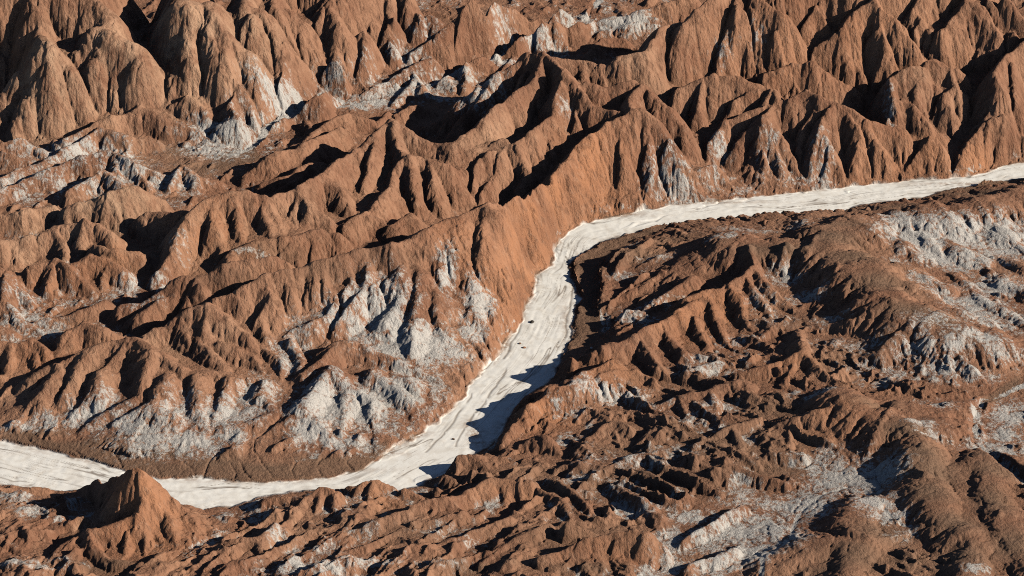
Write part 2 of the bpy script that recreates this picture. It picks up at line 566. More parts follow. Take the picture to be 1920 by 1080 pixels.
# G: broken foreground badlands
crests(.9, 2.0, .95, """
257,870,29 233,883,22 187,895,13 140,915,7 107,924,4
257,870,29 273,893,25 268,927,20 262,950,17 240,967,14 180,987,11 165,990,10
273,893,25 300,907,20 320,933,15 363,960,8 397,1003,2.5
277,930,19 287,967,12 307,1033,3
262,950,16 277,1005,8 275,1050,3
300,910,20 320,970,10 345,1030,3
325,940,12 350,990,6
168,990,10 180,1020,8 213,1043,6 283,1063,4
285,905,22 312,960,13 330,1012,6
262,948,16 243,1000,9 236,1050,4
310,920,18 348,955,11 372,1000,5
245,880,24 217,915,15 192,948,8
225,888,19 188,925,9
270,925,20 255,985,11
165,990,9.5 127,1013,7 87,1040,5 50,1037,3
225,970,11 215,1010,7
20,910,5 45,915,4
0,950,4 30,945,5 70,952,3
60,930,5 100,935,5 110,950,3
-20,1000,6 50,993,6 95,1017,3
107,980,5 150,975,5
90,955,4 145,960,4
430,1007,8 483,1003,8 507,977,9 525,985,7
430,1007,8 425,1050,3
483,1003,8 500,1060,3
395,1060,6 430,1080,6
500,930,6 540,930,6 570,930,7 600,913,9 630,920,8
540,930,6 535,960,3
600,913,9 590,960,4
570,930,7 555,970,4
625,925,8 630,970,3
700,890,10 740,920,4
700,890,10 670,910,7 640,905,5
700,890,10 690,940,4
757,918,6 785,930,4
860,853,8 900,853,8 917,880,4
860,853,8 850,890,4
910,847,7 945,862,4
830,890,5 850,897,4
815,913,5 830,920,3
973,830,6 1000,813,8 1023,817,8 1053,853,3
940,830,5 957,795,8
873,920,8 920,893,10 990,893,10 1000,907,7
920,893,10 905,935,4
945,893,10 940,935,4
970,893,10 970,930,4
640,1000,5 707,975,9 760,962,9
767,953,9 800,940,10 840,933,10 873,920,8
707,975,9 700,1015,3
800,940,10 800,965,5
620,1040,4 680,1020,6 760,990,6 850,965,7
760,1050,4 850,1010,7 950,970,7
850,1010,7 870,1040,4
900,1060,5 960,1010,8 1020,980,8
1040,875,5 1080,860,7 1095,880,5
1020,895,5 1060,910,7 1110,950,5
1000,910,6 1040,930,6 1070,960,5
1063,980,10 1120,1000,4
1063,980,10 1045,1015,4
1070,962,8 1100,985,4
1010,1047,8 1080,1020,10 1140,997,13 1180,987,14 1203,997,13 1237,1020,8
1150,997,13 1150,1050,5
1180,990,13 1190,1040,6
1110,1010,11 1115,1060,5
1205,1000,12 1220,1040,6
1130,890,5 1200,930,7 1240,960,4
1160,860,5 1230,890,6 1290,930,4
1240,860,5 1300,890,6 1360,920,3
1100,820,5 1150,790,7 1180,800,6
1140,790,6 1160,830,3
1190,830,4 1230,800,6 1280,790,5
1300,880,4 1360,870,6 1420,880,5 1480,900,3
1440,850,4 1500,850,5
1280,1010,4 1340,980,5 1400,950,4
1300,1060,5 1380,1030,5
950,1080,6 1040,1075,7
""")

def floor_at(x, y): return float(bil(c_floor, np.array([x]), np.array([y]), X0, Y0, CS)[0])
LINES = []
for t, r, k, line, wl, amp, foot, flat in CRESTS:
    t *= 1.5; k *= 1.12
    P = []
    for px, py, z in line:
        zz = z * k; x, y = place(px, py, zz)
        for _ in range(4):
            zz = z * k + floor_at(x, y); x, y = place(px, py, zz)
        P.append((x, y, zz))
    LINES.append((t, r * 1.35, P, wl, amp, foot, flat))
# land outside the frame: a few hills so light and shade carry on past the edges
for _ in range(70):
    side = rng.integers(3)
    if side == 0: x, y = rng.uniform(-345, 385), rng.uniform(330, 450)
    elif side == 1: x, y = rng.uniform(335, 385), rng.uniform(60, 420)
    else: x, y = rng.uniform(-345, -315), rng.uniform(-40, 400)
    a = rng.uniform(0, 2 * math.pi); L = rng.uniform(12, 30); z = floor_at(x, y) + rng.uniform(10, 26)
    LINES.append((1.3, 3.0, [(x + s * L * math.cos(a), y + s * L * math.sin(a), z - 9 * abs(s)) for s in (-1, 0, 1)], 11, .44, .36, 0))

# ------------------------------------------------------------------ raise the land
wx = 1.6 * vnoise(17, 1) + .9 * vnoise(7, 2) + .35 * vnoise(3, 3)
wy = 1.6 * vnoise(17, 4) + .9 * vnoise(7, 5) + .35 * vnoise(3, 6)
WX, WY = (GX + wx).astype(np.float32), (GY + wy).astype(np.float32)
riv = up(c_riv, WX, WY); far = up(c_far); terr = up(c_terr, WX, WY); flo = up(c_floor)
low = flo + .9 * fbm(30, 3, 21)
hum = 1 - np.abs(fbm(12, 5, 31, .6)) * 2.6
low = low + np.where(far > .5, 1.8, 1.2) * np.maximum(hum, 0) * smooth(4, 25, riv)
TB = rng.uniform(-1, 1, (256, 1024))
def n2(a, b):
    i = np.floor(a).astype(int); j = np.floor(b).astype(int); u = a - i; v = b - j
    u = u * u * (3 - 2 * u); v = v * v * (3 - 2 * v); i &= 1023; j &= 255; i2 = (i + 1) & 1023; j2 = (j + 1) & 255
    return (TB[j, i] * (1 - u) + TB[j, i2] * u) * (1 - v) + (TB[j2, i] * (1 - u) + TB[j2, i2] * u) * v
def crag(deg, wl, seed, cut=1.9):
    c, s_ = math.cos(R(deg)), math.sin(R(deg)); s = 0
    for o, (k, a) in enumerate(((1, 1.0), (2.1, .5), (4.4, .27))):
        p = n2((WX * c + WY * s_) * k / (wl * 2.3) + seed + 31 * o, (WY * c - WX * s_) * k / wl + seed * 2 + 17 * o)
        s = s + a * np.maximum(1 - cut * np.abs(p), 0)
    return s / 1.5
fan = smooth(-10, 60, WX) * smooth(-50, -90, WY)              # where the grain of the land swings round
grain = crag(50, 11, 5) * (1 - fan) + crag(-38, 9, 60) * fan
smoothland = np.minimum.reduce([poly_sd(world_poly(q, 10), CGX, CGY) for q in
    ("1260,960 1480,860 1640,850 1720,900 1740,1000 1640,960 1560,1000 1480,1090 1200,1090", "1640,400 1950,360 1950,650 1840,640 1700,560 1640,500", "1830,700 1950,690 1950,900 1860,860 1820,800")])
calm = smooth(-4, 8, up(smoothland, WX, WY))
low = low + 7.5 * grain * (1 - far) * smooth(3, 16, riv) * smooth(0, 6, terr) * calm
H = low.astype(np.float32)
TAB = rng.uniform(-1, 1, 4096)
def n1(u, wl):
    u = u / wl; i = np.floor(u).astype(int); f = u - i; f = f * f * (3 - 2 * f)
    return TAB[i & 4095] * (1 - f) + TAB[(i + 1) & 4095] * f
def raise_line(P, t, r, seed, wl=9.0, amp=.5, foot=.3, flat=0):
    """one crest: convex rounded flanks, cut by gullies that run straight down from the crest"""
    top = max(p[2] for p in P); run = 0
    fl = min(floor_at(p[0], p[1]) for p in P)
    for (ax, ay, az), (bx, by, bz) in zip(P[:-1], P[1:]):
        hi = max(az, bz); reach = (hi - fl) * .42 / (t * .34) + r * 2 + 4 + flat
        i0 = max(0, int((min(ax, bx) - reach - X0) / STEP)); i1 = min(NX, int((max(ax, bx) + reach - X0) / STEP) + 1)
        j0 = max(0, int((min(ay, by) - reach - Y0) / STEP)); j1 = min(NY, int((max(ay, by) + reach - Y0) / STEP) + 1)
        ex, ey = bx - ax, by - ay; L = math.hypot(ex, ey) + 1e-6
        if i1 > i0 and j1 > j0:
            x = WX[j0:j1, i0:i1] - ax; y = WY[j0:j1, i0:i1] - ay
            al = (x * ex + y * ey) / L; ac = (y * ex - x * ey) / L
            ua = np.clip(al, 0, L); over = al - ua
            d2 = over * over + ac * ac; d = np.sqrt(d2)
            if flat: d2 = np.maximum(d - flat * (1 + .5 * n1(ua + run + seed * 9, 11)) + .8 * np.minimum(d, flat) / flat, 0) ** 2
            drop = np.sqrt(d2 + r * r) - r
            side = np.where(ac > 0, 1.0, -1.0)
            # gully coordinate: along the crest, turning round its ends
            ang = np.arctan2(np.abs(over), np.abs(ac) + 1e-6) * np.sign(over) * 8
            u = run + ua + ang + side * 400 + seed * 37.7 + .25 * d * n1(d + seed * 5, 14)
            g = np.abs(n1(u, wl)) * .78 + np.abs(n1(u + 900, wl * .38)) * .22
            cutg = amp * np.minimum(drop, 8) * (.3 - g) * np.minimum(d / (r + 1), 1)
            zc = az + ua / L * (bz - az)
            zc = zc + np.clip((zc - fl) / 16, 0, 1) * (1.5 * n1(run + ua + seed * 11, 9) + .6 * n1(run + ua + seed * 23, 3.5))
            h = zc - t * 1.4 * (drop + cutg)
            h = np.maximum(h, fl + foot * (zc - fl) - .34 * t * (drop + 2 * cutg))
            np.maximum(H[j0:j1, i0:i1], h, out=H[j0:j1, i0:i1])
        run += L
for n, (t, r, P, wl, amp, foot, flat) in enumerate(LINES): raise_line(P, t, r, n, wl, amp, foot, flat)
# the low ground between is broken up by many small unnamed ridges
for n in range(2500):
    x, y = rng.uniform(-330, 350), rng.uniform(-235, 330)
    i, j = int((x - X0) / STEP), int((y - Y0) / STEP)
    if riv[j, i] < 5 or terr[j, i] < 2 or H[j, i] - flo[j, i] > (3.2 if far[j, i] > .5 else 4.2): continue
    near = far[j, i] < .5
    if near and rng.random() < .75: continue
    a = R(rng.normal(52, 16)) if (not near or x < 40 or y > -70) else R(rng.normal(-40, 22))
    if near and x > 190: a = R(rng.normal(-50, 20))
    L = rng.uniform(3, 8); z = flo[j, i] + rng.uniform(1.8, 5.4 if near else 4.4); q = rng.uniform(-.5, .5)
    P = [(x - L * math.cos(a), y - L * math.sin(a), z - rng.uniform(.5, 2.5)), (x, y, z), (x + L * math.cos(a + q), y + L * math.sin(a + q), z - rng.uniform(1, 3))]
    raise_line(P, rng.uniform(.9, 1.5), rng.uniform(.6, 1.8), 1000 + n, 5)

# banks of the river and its terraces
rag = .8 * vnoise(6, 51) + .4 * vnoise(2.2, 52)
bank = .25 + np.maximum(riv + rag + np.clip(riv / 5, 0, 1) * (3.2 * np.abs(vnoise(7, 53)) + 1.6 * np.abs(vnoise(3.2, 54)) - 1.2), 0) * np.where(far > .5, 2.3, 2.0)
H = np.minimum(H, np.where(riv > -1, bank, 0.5))
td = -terr
tz = np.where(np.abs(flo) < 8, 1.0 + .05 * np.maximum(riv, 0), flo + 1.0) + .25 * fbm(12, 3, 55)
H = np.where(terr < 0, np.minimum(H, tz + np.maximum(3 - td, 0) * .25), H)

# the small pale wash that winds between the hills at the back, and one at the right
WASH = ["430,292 480,264 500,245 530,230 560,218 585,201 607,187 650,192 690,206", "800,168 835,150 870,131 905,122 935,116 960,96 1000,80 1060,72 1090,62 1106,42 1112,24 1125,-5",
        "1960,712 1930,722 1900,735 1862,748 1840,753 1834,780 1832,810 1842,836 1865,862 1885,890 1930,915"]
c_wash = np.full(CGX.shape, 1e9); c_wz = np.zeros(CGX.shape)
for ln in WASH:
    P = []
    for px, py in pts(ln):
        x, y = place(px, py, 15)
        for _ in range(4): z = floor_at(x, y) + .6; x, y = place(px, py, z)
        P.append((x, y, z))
    for (ax, ay, az), (bx, by, bz) in zip(P[:-1], P[1:]):
        ex, ey = bx - ax, by - ay; t = np.clip(((CGX - ax) * ex + (CGY - ay) * ey) / (ex * ex + ey * ey), 0, 1)
        d = np.hypot(CGX - ax - t * ex, CGY - ay - t * ey); k = d < c_wash
        c_wash[k] = d[k]; c_wz[k] = (az + t * (bz - az))[k]
wd = up(c_wash, WX, WY); ww = np.where(GX > 150, 1.0, 1.7); wz = up(blur(c_wz, 2))
H = np.where(wd < 30, np.minimum(H, wz + 2.3 * np.maximum(wd - ww, 0) + .15 * vnoise(4, 97)), H)
washm = smooth(.8, -.6, wd - ww + .8 * vnoise(4, 98)) * smooth(-1.0, -.1, vnoise(11, 99))

# ------------------------------------------------------------------ rain: many drops run down and cut rills
def erode(H, cell, drops, rounds, life, k_er, k_dep, seed, every=1):
    g = np.random.default_rng(seed); ny, nx = H.shape; H = H.astype(np.float32)
    flow = np.zeros(H.size, np.float32)
    for _ in range(rounds):
        x = g.uniform(2, nx - 3, drops); y = g.uniform(2, ny - 3, drops)
        dx = np.zeros(drops); dy = np.zeros(drops); sed = np.zeros(drops); v = np.ones(drops); wtr = np.ones(drops)
        for s in range(life):
            i = x.astype(int); j = y.astype(int); u = x - i; w_ = y - j
            idx = j * nx + i; F = H.ravel()
            a, b, c, d = F[idx], F[idx + 1], F[idx + nx], F[idx + nx + 1]
            gx = (b - a) * (1 - w_) + (d - c) * w_; gy = (c - a) * (1 - u) + (d - b) * u
            h0 = (a * (1 - u) + b * u) * (1 - w_) + (c * (1 - u) + d * u) * w_
            dx = dx * .3 - gx * .7; dy = dy * .3 - gy * .7
            n = np.sqrt(dx * dx + dy * dy) + 1e-6; dx /= n; dy /= n
            x2 = np.clip(x + dx, 2, nx - 3); y2 = np.clip(y + dy, 2, ny - 3)
            i2 = x2.astype(int); j2 = y2.astype(int); u2 = x2 - i2; w2 = y2 - j2; id2 = j2 * nx + i2
            h1 = (F[id2] * (1 - u2) + F[id2 + 1] * u2) * (1 - w2) + (F[id2 + nx] * (1 - u2) + F[id2 + nx + 1] * u2) * w2
            dh = h1 - h0
            cap = np.clip(-dh / cell, .02, .9) * np.minimum(v, 1.6) * wtr
            give = np.where(dh > 0, np.minimum(dh, sed), np.where(sed > cap, (sed - cap) * k_dep, -np.minimum((cap - sed) * k_er, -dh * .5)))
            sed = np.maximum(sed - give, 0)
            D = np.bincount(np.concatenate([idx, idx + 1, idx + nx, idx + nx + 1]),
                            np.concatenate([give * (1 - u) * (1 - w_), give * u * (1 - w_), give * (1 - u) * w_, give * u * w_]), minlength=H.size)
            H += np.clip(D, -.25, .25).astype(np.float32).reshape(H.shape)
            flow += np.bincount(idx, wtr, minlength=H.size)
            v = np.sqrt(np.maximum(v * v - dh * .6 / cell, .05)); v = np.minimum(v, 3); wtr *= .985
            x, y = x2, y2
        H += .12 * (blur(H, 1) - H)
    return H, flow.reshape(H.shape)
K = max(1, int(round(.9 / STEP)))
sub = H[::K, ::K].copy()
sub += .12 * rng.standard_normal(sub.shape)
before = sub.copy()
sub, flow = erode(sub, STEP * K, 60000, 8, 45, .05, .2, 5)
def resize(A):
    return bil(A, GX, GY, X0, Y0, STEP * K)
cut = resize(sub - before)
H = H + np.where(riv > 0, cut, 0)
if STEP < .8:
    fineH, _ = erode(H + .03 * rng.standard_normal(H.shape), STEP, 150000, 4, 40, .06, .15, 6)
    H = np.where(riv > 0, fineH, H)
flow = np.log1p(resize(blur(flow, 1)))
# fine roughness
slope = np.hypot(*np.gradient(H, STEP))
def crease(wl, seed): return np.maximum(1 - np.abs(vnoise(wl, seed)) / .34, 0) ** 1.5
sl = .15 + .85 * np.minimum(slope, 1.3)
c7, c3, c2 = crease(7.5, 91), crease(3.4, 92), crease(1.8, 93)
H = H - np.where(riv > 0, sl * (.65 * c7 + np.where(far > .5, .6, .9) * c3 + .36 * c2) * np.where(terr < 0, .2, 1), 0)
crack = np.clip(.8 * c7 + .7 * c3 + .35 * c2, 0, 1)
sp = blur(H, 2); H = np.where(np.abs(H - sp) > 1.3, sp, H)
rough = fbm(2.6, 2, 61, .8)
H = H + np.where(riv > 0, (.10 + .34 * np.minimum(slope, 1.3)) * rough, 0)
# the white bed: nearly flat, with shallow braids drawn out along the flow
def along(line):
    best = np.full(CGX.shape, 1e9); S = np.zeros(CGX.shape); run = 0
    for (ax, ay), (bx, by) in zip(line[:-1], line[1:]):
        ex, ey = bx - ax, by - ay; L = math.hypot(ex, ey)
        t = np.clip(((CGX - ax) * ex + (CGY - ay) * ey) / L ** 2, 0, 1)
        d = np.hypot(CGX - ax - t * ex, CGY - ay - t * ey)
        k = d < best; S[k] = (run + t * L)[k]; best[k] = d[k]; run += L
    return up(blur(S, 6)), up(blur(best, 2))
bs, bd = along(far_line)
mean = bd + 2.5 * n2(bs / 22, bs * 0 + 3)
b1 = np.abs(n2(bs / 30 + mean / 14, mean / 1.7) + .3 * n2(bs / 8, mean / .9))
b2 = np.abs(n2(bs / 20 + 40 - mean / 9, mean / 1.1 + 90))
rill = np.exp(-(b1 / .07) ** 2) * smooth(-.2, .5, n2(bs / 30, mean / 6 + 50)) + .6 * np.exp(-(b2 / .1) ** 2) * smooth(.1, .6, n2(bs / 20 + 9, mean / 5 + 20))
bed = .12 * fbm(25, 3, 73) - .07 * rill + .06 * vnoise(1.5, 74) + .05 * n2(bs / 7, mean / 1.4 + 130)
H = np.where(riv <= 0, np.minimum(H, bed), H)

def march(px, py):
    a = (px - 960) / 960 * HALF / DIST; b = (540 - py) / 960 * HALF / DIST
    d = np.array([a, CD + b * SD_, -SD_ + b * CD])
    ks = np.linspace((80 - CAM[2]) / d[2], (-3 - CAM[2]) / d[2], 700)
    X, Y, Z = (CAM[n] + ks * d[n] for n in range(3))
    ok = bil(H, X, Y, X0, Y0, STEP) > Z
    hit = int(np.argmax(ok)) if ok.any() else -1
    return X[hit], Y[hit], ks[hit] * HALF / 960 / DIST
def stamp_lines(txt, width):
    """0..1 mask of narrow winding lines on the land"""
    m = np.zeros(H.shape, np.float32)
    for ln in txt.strip().splitlines():
        P = [march(p[0], p[1])[:2] for p in pts(ln)]
        for (ax, ay), (bx, by) in zip(P[:-1], P[1:]):
            e = width * 3
            i0, i1 = np.clip(((np.array([min(ax, bx) - e, max(ax, bx) + e]) - X0) / STEP).astype(int), 0, NX - 1)
            j0, j1 = np.clip(((np.array([min(ay, by) - e, max(ay, by) + e]) - Y0) / STEP).astype(int), 0, NY - 1)
            if i1 <= i0 or j1 <= j0: continue
            x = WX[j0:j1, i0:i1] - ax; y = WY[j0:j1, i0:i1] - ay; ex, ey = bx - ax, by - ay
            t = np.clip((x * ex + y * ey) / (ex * ex + ey * ey + 1e-6), 0, 1)
            d2 = (x - t * ex) ** 2 + (y - t * ey) ** 2
            m[j0:j1, i0:i1] = np.maximum(m[j0:j1, i0:i1], np.exp(-d2 / width ** 2))
    return m
CUTS = """
1060,482 1073,505 1070,535 1069,580 1066,620 1058,660 1050,690
945,690 928,720 907,745 885,772 866,800 852,835
880,735 860,770 830,805 800,845
1000,520 985,580 965,630 940,670
510,897 500,872 482,845 487,825 515,805 530,780
380,898 385,882 395,865 410,852
365,890 360,878 340,862
230,875 225,865 210,850
300,893 292,880 275,865
440,897 445,885 435,868
560,896 552,882 560,868
610,890 600,875 605,860
470,898 462,886 455,870
150,855 140,845 120,835
660,876 650,862 660,848
60,830 50,820
1368,370 1372,355
"""
WHITE = """
1425,1080 1425,1040 1450,1028 1482,1010 1494,968 1510,950 1545,925 1600,912 1640,938 1665,968 1700,985
1640,890 1640,925
380,250 420,262 450,258 480,262
"""
cutm = stamp_lines(CUTS, .5); cutm = cutm * smooth(-.9, -.2, vnoise(5, 88)); H = H - np.where(riv < 0, .12, .5) * cutm
whit = stamp_lines(WHITE, 1.1) * smooth(-.9, -.2, vnoise(6, 89))
H = H - .35 * whit
print("terrain", NX, NY, float(H.max()))

# ------------------------------------------------------------------ what the ground is made of
def blobs(txt):
    m = np.zeros(H.shape, np.float32)
    for p in txt.split():
        px, py, rx, ry, s = (float(v) for v in p.split(","))
        cx, cy, mpp = march(px, py)
        RX = rx * mpp; RY = ry * mpp / .95
        i0, i1 = np.clip(((np.array([cx - 2 * RX, cx + 2 * RX]) - X0) / STEP).astype(int), 0, NX - 1)
        j0, j1 = np.clip(((np.array([cy - 2 * RY, cy + 2 * RY]) - Y0) / STEP).astype(int), 0, NY - 1)
        if i1 <= i0 or j1 <= j0: continue
        q = ((GX[j0:j1, i0:i1] - cx) / RX) ** 2 + ((GY[j0:j1, i0:i1] - cy) / RY) ** 2
        m[j0:j1, i0:i1] = np.maximum(m[j0:j1, i0:i1], s * np.exp(-q * .8))
    return m
SALT = """
100,330,120,25,.6 30,350,60,30,.6 200,300,80,25,.5 300,340,40,30,.5 430,240,80,25,.7 480,225,40,20,.7 660,200,40,12,.7 700,190,60,20,.8 880,140,40,20,.7 1140,55,40,12,.8
1860,600,70,40,.7 1760,600,60,30,.5 1880,660,50,30,.6 1690,480,30,40,.5 1620,650,50,30,.4 1450,600,40,30,.4 1560,600,40,20,.5
60,560,60,30,.4 160,570,60,20,.4 270,570,40,15,.4 560,640,30,40,.5 480,480,60,8,.4 700,560,40,30,.6 620,590,30,30,.6
150,290,120,40,.7 60,330,80,40,.7 250,310,60,40,.6 180,335,70,30,.6 330,330,50,30,.6 400,280,60,30,.8 440,255,50,25,.8 530,205,50,20,.9 560,190,30,15,.9 380,240,40,15,.7
740,170,60,25,.8 780,150,50,30,.7 830,150,40,30,.6 900,165,50,30,.7 840,190,60,15,.6 930,105,30,12,1 1000,80,60,20,.8 1100,35,15,20,1 1180,40,70,20,.9 950,60,40,20,.5 1070,40,40,20,.7 640,190,40,15,.7
760,110,40,20,.6 690,120,30,15,.5 800,60,30,20,.4 620,140,30,25,.5
1270,330,50,35,.6 1340,340,30,25,.4 1230,345,30,25,.4 1450,310,30,35,.5 1470,330,30,20,.5 1540,310,25,30,.6 1520,335,40,12,.4 1670,190,10,30,.6 1350,280,20,20,.6 1420,60,20,20,.3 1360,100,30,30,.3
720,590,60,60,1 760,640,80,50,1 810,650,50,40,1 850,660,50,30,.9 670,610,50,40,.7 840,520,20,40,.8 900,570,30,40,.9 880,620,30,30,.8 660,560,30,30,.6
620,760,60,60,1 680,760,70,50,1 740,740,60,40,1 800,720,40,40,.7 590,800,50,40,.9 650,830,60,25,.8 720,800,50,25,.7 560,760,30,30,.7 760,690,50,20,.6
420,780,60,40,.8 460,760,50,40,.7 350,830,80,30,.9 280,820,60,40,.9 240,800,50,40,.8 160,780,60,30,.8 100,790,50,20,.7 330,770,40,40,.7 480,730,40,40,.7 430,820,40,20,.8 200,760,30,40,.5 40,800,40,10,.6 540,680,25,40,.6 520,650,20,20,.4
300,530,50,15,.6 60,600,40,40,.6 30,590,30,30,.6 120,520,30,30,.3 90,620,40,20,.6 250,530,20,20,.6 230,550,30,20,.6 340,460,25,30,.3
1720,440,70,40,1 1800,430,80,40,1 1880,430,60,40,1 1760,480,60,30,1 1830,480,60,30,.9 1690,410,40,25,.9 1870,540,60,40,.9 1830,570,60,40,.9 1900,590,40,30,.9 1770,560,40,25,.7 1740,520,40,20,.6 1840,630,50,25,.8 1780,640,50,25,.7 1880,470,50,30,1 1800,500,40,20,.9
1470,520,30,25,.7 1510,560,40,20,.6 1430,560,30,30,.5 1400,430,80,20,.4 1500,420,40,20,.4 1360,440,40,15,.5 1240,560,60,20,.6 1180,590,40,25,.6 1210,600,30,20,.6 1170,520,40,10,.4 1230,480,40,12,.4
1330,690,60,20,.6 1320,670,30,15,.5 1400,640,30,20,.4 1560,640,40,30,.4 1720,660,40,30,.6 1610,690,40,20,.5 1760,690,50,30,.7 1830,690,40,20,.7 1650,720,40,20,.5 1530,740,40,15,.6 1480,740,30,12,.6
1130,740,60,20,.8 1060,770,40,20,.6 1180,740,40,20,.7 1230,760,40,20,.5 1300,790,40,20,.5 1350,760,40,20,.5
1900,780,40,40,.9 1880,820,40,40,.8 1830,780,10,40,.8 1720,790,40,20,.6 1760,760,40,20,.6 1750,820,40,20,.5
1620,900,50,50,1 1570,900,60,40,.9 1660,880,40,40,.8 1640,940,40,30,.9 1500,950,60,50,.9 1440,990,60,50,.9 1380,1000,70,40,.9 1320,1010,50,40,.8 1410,1040,50,40,.9 1340,1060,50,30,.9 1480,1010,40,40,.8 1670,970,40,20,.8 1690,1000,30,20,.6 1300,970,50,25,.7 1420,940,60,25,.7 1540,860,60,20,.7 1270,1060,40,30,.7 1830,1065,40,15,.6
1080,900,80,20,.4 1150,920,60,20,.4 1200,870,60,25,.5 1250,850,60,20,.5 1100,860,40,20,.4 1200,960,40,20,.4
560,1060,60,30,.8 620,1060,60,25,.7 700,1060,60,20,.6 600,1030,40,25,.5 800,1060,60,20,.4 450,970,30,15,.5 520,1000,20,20,.5 680,990,30,20,.4 830,990,60,20,.4 640,960,30,15,.3 900,1020,40,20,.4
30,930,40,20,.6 60,960,40,20,.6 30,1050,40,20,.7 90,1060,40,20,.5 140,950,20,15,.5 110,975,25,10,.5 440,960,20,20,.4 880,760,6,6,.1 1060,205,15,20,.35
"""
BROWN = """
1560,440,60,40,1 1600,480,60,30,1 1650,530,60,30,1 1480,460,70,20,1 1420,470,50,20,.9 1700,580,60,25,1 1750,600,50,20,.9 1800,625,50,20,.7 1580,420,50,15,.8 1660,400,60,12,.6
1700,800,60,30,1 1730,850,50,40,1 1740,920,50,40,1 1790,980,60,40,1 1800,1040,60,40,1 1860,880,60,30,.9 1860,940,40,50,1 1900,1020,50,50,1 1650,1000,60,40,.9 1600,1040,80,40,.9 1550,1070,80,20,.8 1640,760,50,20,.8 1830,850,40,20,.7 1700,1050,60,40,.8
1120,500,50,50,.9 1110,600,30,50,.9 1180,470,70,25,.8 1260,450,60,20,.6 1330,460,50,15,.5 1850,360,100,15,.8 1700,385,100,12,.8
300,850,60,15,.9 400,870,80,20,1 500,880,80,15,1 150,835,80,12,.9 60,815,60,10,.9 600,865,60,12,.9 700,840,40,12,.8 230,845,50,15,.9
400,310,60,30,.8 340,280,40,20,.5 160,400,60,20,.3 420,250,40,15,.5 200,370,80,25,.3 500,470,80,15,.4 600,500,80,25,.4 430,520,80,15,.4 700,480,80,20,.4
1000,900,200,50,.5 1200,900,200,60,.7 1100,1000,200,60,.5 1350,830,150,60,.7 1450,880,100,30,.7 800,1000,100,40,.5 1180,850,100,30,.6 200,1060,80,15,.8 900,1070,80,15,.8 1100,1060,80,15,.8
1300,720,120,60,.4 1450,760,100,40,.6 1600,680,100,40,.5 1750,880,60,60,1 1480,600,80,40,.4 1250,800,120,40,.6 1650,640,60,30,.7
"""
TAN = """
60,150,120,90,.8 200,120,100,90,.8 350,80,100,90,.9 350,30,60,40,1 90,90,30,30,1 220,70,50,40,1 460,50,60,60,.8 150,380,150,60,.8 60,260,90,40,.6 230,370,70,40,1 300,300,100,60,.5
60,480,120,60,.5 200,460,100,60,.5 420,420,100,60,.5 560,400,80,60,.3 350,620,120,60,.4 100,700,120,50,.4 1180,110,100,30,.5 930,250,60,60,.4 760,240,60,60,.3 170,985,25,20,1 560,1000,120,60,.4 870,260,60,40,.4 1720,140,60,30,.4
"""
ORANGE = """
1000,420,60,70,1 1110,320,70,80,1 940,560,60,90,.9 980,500,40,60,1 870,470,60,70,.6 1040,350,40,50,1 280,960,90,80,.8 1150,690,90,40,.9 1010,770,60,40,.9 1270,600,90,40,.8 1350,580,80,50,.8 1480,680,60,40,.7
1830,310,50,30,1 1740,290,60,40,.7 1640,300,60,50,.5 950,910,70,30,.6 700,920,60,40,.6 1150,1020,90,40,.5 400,420,80,60,.5 200,480,60,50,.6 90,560,60,50,.6 60,680,90,50,.5 1570,760,60,20,.8 1550,800,80,40,.5 1700,820,40,30,.4 1450,120,120,80,.4 1600,60,150,60,.4
"""
salt = blobs(SALT); brown = blobs(BROWN); tan = blobs(TAN); orange = blobs(ORANGE)
relz = H - flo
valley = smooth(5.2, 7.6, flow) * smooth(.9, .3, slope)
salt = np.clip(np.maximum(salt, np.maximum(whit * 1.3, washm)) + .55 * valley * (riv > 0) * smooth(14, 3, relz), 0, 1)
lowcrust = smooth(-.05, .45, fbm(11, 4, 101, .65)) * smooth(6.5, 1.5, relz) * (riv > 1) * (terr > 1)
salt = np.maximum(salt, lowcrust * np.where(far > .5, .32, .62) * (1 - .7 * brown * (relz > 5)))
brown = np.clip(np.maximum(brown, .8 * smooth(1.5, -1.5, terr)), 0, 1)
bedm = smooth(0, -1.6, riv + 1.0 * vnoise(3.5, 95) + .5 * vnoise(1.5, 96))
mud = blobs("890,815,14,20,1 880,795,12,12,.9 700,845,60,8,.8 640,880,70,7,.7 780,815,30,10,.6 900,830,20,12,.8 1060,600,8,60,.6 1300,378,120,5,.8 1150,402,60,6,.8 1600,392,150,6,.7 1800,345,90,6,.7 950,650,8,20,.6 100,850,90,8,.3")
mud = np.clip(mud + .8 * smooth(-5, 0, riv) * smooth(-.2, .45, n2(bs / 8 + 77, mean / 2 + 11)), 0, 1)
brown = np.where(riv < 0, mud, brown)
rillm = np.clip(rill + .8 * cutm, 0, 1) * (riv < 0)

